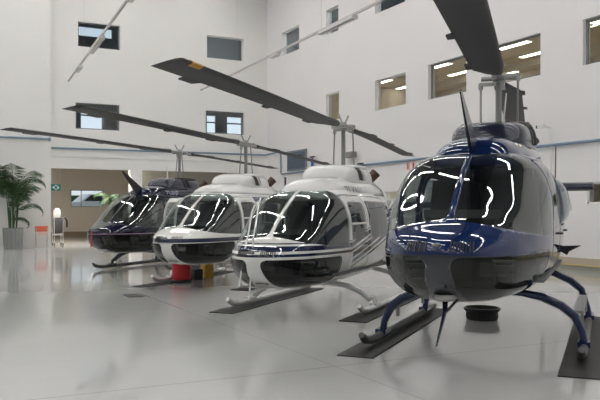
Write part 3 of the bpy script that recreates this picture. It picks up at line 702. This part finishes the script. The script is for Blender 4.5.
for n, s in (('L', 1), ('R', -1)):
    ex = MB().lathe([(.075, -.12), (.085, .06), (.09, .13), (.08, .13), (.07, .02), (0, .02)], (0, 0, 0), 20)
    rot = Matrix.Rotation(R(-38*s), 3, 'X') @ Matrix.Rotation(R(-20), 3, 'Y')
    ex.v = [tuple(rot @ Vector(v)+Vector((-.75, s*.25, 2.05))) for v in ex.v]; MESH['exh'+n] = ex.mesh('exh')
    # air intake: a dark recess panel beside the mast fairing with a white strut across
    G = []
    for i in range(9):
        row = []
        for k in range(9):
            z = 1.965+.19*k/8; x = .56-.30*i/8-(.10*(1-k/8)); h, nn = on_side(MFB, x, z, s)
            row.append(h+Vector((nn.x, abs(nn.y)*s, abs(nn.z)))*.008)
        G.append(row)
    MESH['intake'+n] = MB().rings(G, caps=False, closed=False).mesh('intake', 60)
    pts = []
    for k in range(7):
        h, nn = on_side(MFB, .26+.10*k/6, 1.965+.19*k/6, s); pts.append(h+Vector((0, s*.012, .004)))
    MESH['strut'+n] = MB().tube(pts, .020, 8).mesh('strut')
    # louvres on the engine cowl
    lv = MB()
    for k in range(11):
        x = -.10-.095*k; a_, na = on_side(COWL_BVH, x, 1.73, s); b_, nb = on_side(COWL_BVH, x-.03, 1.95-.010*k, s)
        if a_ is None or b_ is None: continue
        lv.tube([a_+na*.002, b_+nb*.002], .013, 6)
    MESH['louvre'+n] = lv.mesh('louvre')
    hd = MB(); h, nn = on_side(BODY_BVH, 1.12, 1.0, s); hd.tube([h+nn*.002+Vector((-.07, 0, 0)), h+nn*.03+Vector((-.05, 0, 0)), h+nn*.03+Vector((.05, 0, 0)), h+nn*.002+Vector((.07, 0, 0))], .011, 8); MESH['hF'+n] = hd.mesh('handle')
    hd = MB(); h, nn = on_side(BODY_BVH, -.25, 1.0, s); hd.tube([h+nn*.002+Vector((-.07, 0, 0)), h+nn*.03+Vector((-.05, 0, 0)), h+nn*.03+Vector((.05, 0, 0)), h+nn*.002+Vector((.07, 0, 0))], .011, 8); MESH['hR'+n] = hd.mesh('handle')
    # mid bar of the front door window
    bar = MB(); pts = []
    for x in np.linspace(1.075, 1.73, 7):
        h, nn = on_side(BODY_BVH, float(x), 1.30, s); pts.append(h+nn*.004)
    bar.tube(pts, [(.012, .02)]*7, 8); MESH['bar'+n] = bar.mesh('bar')
    # bulged pane
    bub = MB(); G = []
    for i in range(13):
        row = []
        for j in range(11):
            u, v = i/12*2-1, j/10*2-1; x = .31+.52*u; z = 1.335+.245*v
            h, nn = on_side(BODY_BVH, x, z, s); row.append(h+Vector((0, s*(.004+.075*max(0, 1-abs(u)**3)**.8*max(0, 1-abs(v)**2.6)**.8), 0)))
        G.append(row)
    bub.rings(G, caps=False, closed=False); MESH['bub'+n] = bub.mesh('bub', 70)
    ba = MB(); h, nn = on_side(BODY_BVH, .15, .78, s)
    ba.rings([[(x, h.y-s*.01+s*t, h.z+dz) for t, dz in ((0, .05), (.22, .06), (.09, -.01), (.07, -.05), (.0, -.01))] for x in (.10, .18)])
    MESH['fstep'+n] = ba.mesh('fstep', 0)
MESH['streamer'] = MB().tube([(3.52, -.02, .955), (3.53, -.03, .80), (3.52, -.03, .62)], [(.004, .012), (.004, .022), (.004, .022)], 6).mesh('streamer')

def letters(body, size, x, z, s, bvh):
    """lettering laid on the cowl; reads left to right from that side"""
    me = text_mesh(body, size, 'registration')
    import bmesh
    bm = bmesh.new(); bm.from_mesh(me); bmesh.ops.subdivide_edges(bm, edges=[e for e in bm.edges if e.calc_length() > .05], cuts=2); bmesh.ops.triangulate(bm, faces=bm.faces)
    for v in bm.verts:
        u, w = v.co.x, v.co.y
        h = bvh.ray_cast(Vector((x-u*s, 3*s, z+w)), Vector((0, -s, 0)))
        if h[0] is not None: v.co = h[0]+h[1]*(.010 if h[1].y*s > 0 else -.010)
    bm.to_mesh(me); bm.free(); return me

def helicopter(loc, heading, S, cfg):
    root = empty('helicopter', loc, heading, cfg['label'], 'helicopter'); root.scale = (S, S, S)
    P = cfg['paint']
    def add(name, key, mat, parent=root, label=None):
        o = link(name, MESH[key] if isinstance(key, str) else key, mat, parent)
        if label: o['label'] = label
        return o
    f = add('fuselage', 'fuselage', P)
    if len(MESH['fuselage'].materials) < 2: MESH['fuselage'].materials.append(M['int'])
    sm = f.modifiers.new('skin', 'SOLIDIFY'); sm.thickness = .022; sm.offset = -1; sm.material_offset = 1; sm.material_offset_rim = 0
    for n in 'LR':
        add('windscreen_pane', 'ws'+n, M['cpane']); add('chin_window', 'chin'+n, M['chin'], label='dark glossy chin window under the nose')
        for dn, dk, wk, hk in (('front_door', 'fd', 'fw', 'hF'), ('rear_door', 'rd', 'rw', 'hR')):
            d = add(dn, dk+n, P); sm = d.modifiers.new('skin', 'SOLIDIFY'); sm.thickness = .03; sm.offset = -1
            if dk == 'rd' and cfg.get('bubble'): add('door_window', 'bub'+n, M['bubble'], d, 'bulged rear door window')
            else: add('door_window', wk+n, M['dpane'], d)
            add('door_handle', hk+n, M['black'], d)
            if dk == 'fd' and cfg.get('bar'): add('window_bar', 'bar'+n, cfg['trimmat'], d)
            if cfg.get('open') == dk+n:
                s = 1 if n == 'L' else -1; hp = Vector((1.80, .78*s, 0)); a = R(cfg['angle'])*(-s)
                m = Matrix.Translation(hp) @ Matrix.Rotation(a, 4, 'Z') @ Matrix.Translation(-hp); d.location = m.to_translation(); d.rotation_euler = m.to_euler()
        add('nose_vent', 'vent'+n, M['vent'], f)
    cw = add('engine_cowling', 'cowl', P); add('mast_fairing', 'mast_fairing', cfg['fairmat'], cw); add('fairing_seal', 'lip', cfg['lipmat'], cw)
    for n in 'LR':
        add('exhaust_pipe', 'exh'+n, M['exhaust'], cw, 'brown heat stained exhaust pipe'); add('air_intake', 'intake'+n, M['vent'], cw); add('intake_strut', 'strut'+n, cfg['fairmat'], cw); add('cooling_louvre', 'louvre'+n, cfg['louvremat'], cw)
    for body, size, x, z, s, mt in cfg.get('text', []):
        add('registration', letters(body, size, x, z, s, COWL_BVH), mt, cw, 'registration letters on the cowling')
    add('tail_boom', 'boom', P); add('tail_fin', 'fin', cfg['trimmat'])
    sb = add('stabilizer', 'stab', cfg['stabmat'])
    tr = add('tail_rotor', 'trotor', M['steel']); add('tail_rotor_blade', 'tblade', M['blade'], tr); add('tail_rotor_blade', 'tblade2', M['blade'], tr)
    # rotor
    add('rotor_mast', 'mast', M['steel'])
    hb = add('rotor_head', 'hub', M['lsteel']); hb.rotation_euler = (0, 0, R(cfg.get('az', 0)))
    tb = MESH['trunnion']; add('trunnion', 'trunnion', M['lsteel'], hb)
    for q in 'FA': add('pitch_horn', 'horn'+q, M['lsteel'], hb); add('pitch_rod', 'rod'+q, M['steel'], hb)
    for k, te in ((0, cfg['teeter']), (1, -cfg['teeter'])):
        dr = cfg['droop'][k]
        b = link('rotor_blade', blade_mesh(RT=cfg.get('rot', 5.7)/S, droop=dr, pitch=cfg.get('pitch', 7.)).mesh('rotor_blade', 50), M['blade'], root)
        tab, dbl, band = blade_bits(dr, cfg.get('rot', 5.7)/S, cfg.get('pitch', 7.))
        link('trim_tab', tab, M['blade'], b); [link('doubler', d, M['blade'], b) for d in dbl]
        if cfg.get('amber'): tag(link('tip_band', band, M['orange_y'], b), 'amber band on the leading edge of the blade tip')
        # seesaw about the hub, heading along the axis or its opposite
        yaw = R(cfg.get('az', 0)+180*k); c = Vector((0, 0, ZH))
        m = Matrix.Translation(c) @ Matrix.Rotation(yaw, 4, 'Z') @ Matrix.Rotation(-math.atan2(te, 6.1), 4, 'Y') @ Matrix.Translation(-c)
        b.location = m.to_translation(); b.rotation_euler = m.to_euler()
    # landing gear
    for n in 'LR':
        sk = add('skid', 'skid'+n, cfg['skidmat']); 
        for q in 'fr': add('skid_shoe', 'shoe'+q+n, cfg['gearmat'], sk)
        gs = 1 if n == 'L' else -1; lf = cfg.get('lift', 0)/S
        add('front_cross_tube', cross_mesh(1.48, .43+lf, gs, .8).mesh('cf'), cfg['gearmat']); add('rear_cross_tube', cross_mesh(-.45, .51+lf, gs, .85).mesh('cr'), cfg['gearmat'])
        if cfg.get('step'): add('boarding_step', 'step'+n, M['stepgrey'], sk)
        if cfg.get('fstep'): add('side_bracket', 'fstep'+n, M['black'])
        add('pedal', 'pedal'+n, M['lsteel']); add('cyclic_stick', 'cyc'+n, M['dash'])
    add('cabin_floor', 'cabin_floor', M['int']); add('bulkhead', 'bulkhead', M['int'])
    for i, (a, b, h) in enumerate(SEATS):
        so = add('seat', a, cfg.get('seatmat', M['seat'])); add('seat_back', b, cfg.get('seatmat', M['seat']), so); add('headrest', h, cfg.get('seatmat', M['seat']), so)
    ipo = add('instrument_panel', 'panel', M['dash']); add('gauge', 'gauges', M['steel'], ipo)
    add('pitot_tube', 'pitot', M['steel'], f); add('landing_light', 'llight', M['lsteel'], f)
    if cfg.get('cutter'): add('wire_cutter', 'cutter', cfg['cutmat'])
    if cfg.get('lcutter'): add('lower_wire_cutter', 'lcutter', M['dnavy'])
    if cfg.get('whip'): add('whip_antenna', 'whip', M['white'], cw)
    if cfg.get('streamer'): add('streamer', 'streamer', M['redcloth'], None or root, 'red cloth streamer hanging from the nose')
    if cfg.get('lift'):
        for c in root.children:
            if not c.name.startswith(('skid', 'front_cross', 'rear_cross')): c.location.z += (cfg.get('hublift', cfg['lift']) if c.name.startswith('rotor') else cfg['lift'])/S
    return root

WHT, NVY = (.78, .78, .75), (.012, .02, .055)
p4 = Paint('blue over silver livery', (.006, .020, .085), coat=.4)
zl = p4.math('SUBTRACT', p4.z, p4.math('MULTIPLY', p4.x, .075)); p4.over(p4.math('LESS_THAN', zl, .635), (.030, .034, .042))
p3 = Paint('white livery with navy pinstripes', WHT)
lift = p3.math('MULTIPLY', p3.math('MAXIMUM', p3.math('SUBTRACT', 1.75, p3.x), 0.), .20); s3 = p3.math('SUBTRACT', p3.z, lift)
for a, b in ((1.058, 1.072), (.972, 1.036), (.905, .940)): p3.over(p3.band(s3, a, b), NVY)
rear = p3.math('LESS_THAN', p3.x, 1.7)
for a, b in ((.81, .88), (.73, .785), (.67, .70)): p3.over(p3.math('MULTIPLY', p3.band(s3, a, b), rear), NVY)
p2 = Paint('white livery with navy belt', WHT)
p2.over(p2.band(p2.z, .885, .955), NVY); p2.over(p2.band(p2.z, .866, .872), NVY)
aft = p2.math('LESS_THAN', p2.x, 1.9)
for a, b in ((1.775, 1.79), (1.80, 1.806)): p2.over(p2.math('MULTIPLY', p2.band(p2.z, a, b), aft), (.28, .28, .28))
p2.over(p2.math('MULTIPLY', p2.band(p2.z, 1.62, 1.72), p2.math('LESS_THAN', p2.x, 1.0)), (.03, .06, .13))
p1 = Paint('dark navy livery with a thin mauve line', (.004, .006, .024), coat=.15)
p1.over(p1.band(p1.z, .885, .903), (.30, .20, .26)); p1.over(p1.math('LESS_THAN', p1.z, .80), (.02, .024, .034))
p3.over(p3.math('MULTIPLY', p3.math('MULTIPLY', p3.math('LESS_THAN', p3.x, .93), p3.math('LESS_THAN', p3.z, 1.63)), p3.math('GREATER_THAN', s3, 1.09)), NVY)
m1, m2, m3, m4 = p1.done(), p2.done(), p3.done(), p4.done()

cfgs = {
 1: dict(label='all dark navy helicopter with a thin mauve line, farthest from the camera beside the lobby', paint=m1, fairmat=M['dnavy'], lipmat=M['black'], louvremat=M['vent'], trimmat=M['dnavy'], stabmat=M['dnavy'], skidmat=M['skidgrey'], gearmat=M['dnavy'], cutmat=M['black'],
         teeter=.04, az=.3, pitch=1.5, rot=5.95, droop=(.04, .04), cutter=True, whip=True, streamer=True, text=[('ZS-RNP', .15, 1.10, 1.80, 1, M['letter_pale'])]),
 2: dict(label='white helicopter with one navy belt and an open cockpit door, red bin below', paint=m2, fairmat=M['white'], lipmat=M['white'], louvremat=M['steel'], trimmat=M['white'], stabmat=M['navy'], skidmat=M['white'], gearmat=M['white'], cutmat=M['white'],
         teeter=.04, az=1.1, pitch=4., lift=-.02, droop=(.04, .04), rot=5.9, open='fdR', angle=46, bar=True, seatmat=M['seat']),
 3: dict(label='white helicopter with several navy pinstripes around its nose, beside the deep blue helicopter', paint=m3, fairmat=M['white'], lipmat=M['white'], louvremat=M['letter_grey'], trimmat=M['white'], stabmat=M['navy'], skidmat=M['white'], gearmat=M['white'], cutmat=M['white'],
         teeter=-.01, rot=5.78, az=4.6, lift=-.05, droop=(.05, .05), amber=True, bar=True, text=[('ZS-KNU', .195, .92, 1.765, 1, M['letter_grey'])]),
 4: dict(label='large deep blue helicopter with silver belly standing nearest to the camera', paint=m4, fairmat=M['dnavy'], lipmat=M['black'], louvremat=M['vent'], trimmat=M['navy'], stabmat=M['dnavy'], skidmat=M['skidgrey'], gearmat=M['navy'], cutmat=M['dnavy'],
         teeter=-.12, droop=(.08, .08), az=5, lift=.13, hublift=.05, cutter=True, lcutter=True, whip=True, step=True, fstep=True, bubble=True),
}
POS = {1: ((5.90, 18.25, 0), -138.9, 1.002), 2: ((6.084, 14.355, 0), -136.69, .974), 3: ((6.022, 10.224, 0), -139.5, .965), 4: ((6.195, 6.843, 0), -139.69, 1.018)}
MATTOP = .012
heli = {}
for k in (1, 2, 3, 4):
    (x, y, z), hd, s = POS[k]; heli[k] = helicopter((x, y, 0 if k == 1 else MATTOP), R(hd), s, cfgs[k])
for o in list(bpy.data.objects):
    if o.name.startswith('skid') and o.parent and o.parent.parent is None: pass

# ------------------------------------------------------------------ mats under the skids, floor things
def in_heli(k, x, y):
    (X, Y, _), hd, s = POS[k]; a = R(hd); return (X+s*(x*math.cos(a)-y*math.sin(a)), Y+s*(x*math.sin(a)+y*math.cos(a)))
def mat(k, s, x0, x1, lab):
    sc = POS[k][2]; c = in_heli(k, (x0+x1)/2, s*.985)
    o = build(MB().box((0, 0, MATTOP/2), (abs(x1-x0)*sc, .36, MATTOP)), 'rubber_mat', M['mat'], smooth=0); o.location = (*c, 0); o.rotation_euler = (0, 0, R(POS[k][1]))
    tag(o, lab, 'mat', 'rubber mats under the helicopter skids')
mat(4, 1, 2.55, -1.25, 'dark mat at the right edge of the floor under the nearest blue helicopter left skid')
mat(4, -1, 2.42, -1.25, 'dark mat in the middle foreground under the blue helicopter right skid')
mat(3, 1, 2.5, -1.2, 'dark mat under the striped white helicopter skid next to the blue helicopter')
mat(3, -1, 2.42, -1.2, 'dark mat below the striped white helicopter skid nearest the thin white ladder')
mat(2, -1, 2.6, -1.3, 'dark mat under the belted white helicopter skid, beside the red bin')
mat(2, 1, 2.5, -1.3, 'dark mat under the belted white helicopter skid farther from the red bin')

o = tag(empty('drip_tray', (6.42, 7.40, 0)), 'round black drip tray on the floor under the blue helicopter', 'tray')
build(MB().lathe([(0, 0), (.19, 0), (.205, .03), (.20, .10), (.225, .115), (.23, .15), (.21, .155), (.19, .05), (0, .04)], n=28), 'basin', M['black'], o)
build(MB().tube([(.22*math.cos(a), .22*math.sin(a), .14) for a in [2*math.pi*k/24 for k in range(26)]], .014, 8, False), 'rim', M['black'], o)
o = tag(empty('red_bin', (4.52, 13.86, 0)), 'bright red bin on a black base under the white belted helicopter nose', 'bin')
build(MB().lathe([(0, .06), (.175, .06), (.19, .42), (.195, .44), (.18, .44), (.16, .10), (0, .09)], n=28), 'bucket', M['red'], o)
build(MB().lathe([(0, 0), (.21, 0), (.21, .035), (.18, .06), (0, .06)], n=28), 'base', M['black'], o)
build(MB().tube([(-.19, 0, .40), (-.1, -.2, .36), (.1, -.2, .36), (.19, 0, .40)], .006, 6), 'handle', M['alu'], o)
o = tag(empty('fluid_can', (5.26, 14.45, 0)), 'amber fluid can on the floor behind the red bin', 'can')
build(MB().box((0, 0, .15), (.20, .28, .30)), 'can_body', M['gold'], o, bevel=.02); build(MB().lathe([(0, .29), (.035, .29), (.035, .35), (0, .35)], (0, -.08, 0), 12), 'cap', M['black'], o); build(MB().tube([(0, 0, .30), (0, .02, .36), (0, .1, .36), (0, .12, .30)], .012, 8), 'handle', M['gold'], o)
o = tag(empty('toolbox', (4.97, 14.28, 0)), 'small black toolbox on the floor between the red bin and the amber can', 'toolbox')
build(MB().box((0, 0, .11), (.18, .3, .22)), 'case', M['black'], o, bevel=.015); build(MB().tube([(0, -.08, .22), (0, -.08, .27), (0, .08, .27), (0, .08, .22)], .01, 8), 'handle', M['black'], o)
o = tag(empty('floor_hatch', (3.1, 12.02, 0)), 'small dark rectangular drain cover in the open floor', 'drain cover')
build(MB().box((0, 0, .004), (.24, .42, .008)), 'grate', M['mat'], o); build(MB().box((0, 0, .005), (.27, .02, .01)), 'rib', M['dframe'], o)
# white tie-down ropes over the striped nose
ro = tag(empty('tie_down_rope', (4.4, 8.9, .6)), 'thin white tie down ropes hanging in front of the pinstriped helicopter nose', 'rope')
for pts in ([(3.93, 8.98, 1.46), (3.851, 8.881, 1.375), (3.654, 8.521, 1.151), (3.515, 8.289, .976), (3.461, 8.284, .70), (3.448, 8.346, .477), (4.066, 9.041, .36), (4.311, 9.252, .40)],
            [(4.06, 9.07, 1.56), (3.989, 8.968, 1.494), (3.773, 8.573, 1.249), (3.584, 8.22, 1.062), (3.551, 8.204, .702), (3.561, 8.288, .404), (4.066, 9.041, .373), (4.311, 9.252, .411)]):
    build(MB().tube([Vector(p)-ro.location for p in pts], .011, 6), 'strand', M['white'], ro)

# ------------------------------------------------------------------ world, camera
w = bpy.data.worlds.new('sky'); SC.world = w; w.use_nodes = True; nt = w.node_tree
bg = nt.nodes['Background']; sky = nt.nodes.new('ShaderNodeTexSky'); sky.sky_type = 'HOSEK_WILKIE'; sky.sun_direction = (-.5, -.3, .8); sky.turbidity = 4; sky.ground_albedo = .4
hs = nt.nodes.new('ShaderNodeHueSaturation'); hs.inputs['Saturation'].default_value = .45
nt.links.new(sky.outputs[0], hs.inputs['Color']); nt.links.new(hs.outputs[0], bg.inputs['Color']); bg.inputs['Strength'].default_value = 4.5
cam = bpy.data.cameras.new('camera'); co = bpy.data.objects.new('camera', cam); COL.objects.link(co)
cam.sensor_width = 36; cam.lens = 36*741/600; cam.shift_y = 11/600; cam.clip_start = .05; cam.clip_end = 300
co.location = (0, 0, 1.388); co.rotation_euler = (R(90), 0, -math.atan(380/741)); SC.camera = co
SC.view_settings.view_transform = 'Standard'; SC.view_settings.look = 'None'; SC.view_settings.exposure = 0.; SC.view_settings.gamma = 1; SC.view_settings.use_curve_mapping = False
SC.cycles.use_denoising = True; SC.cycles.max_bounces = 10; SC.cycles.diffuse_bounces = 5; SC.cycles.glossy_bounces = 5; SC.cycles.transparent_max_bounces = 16
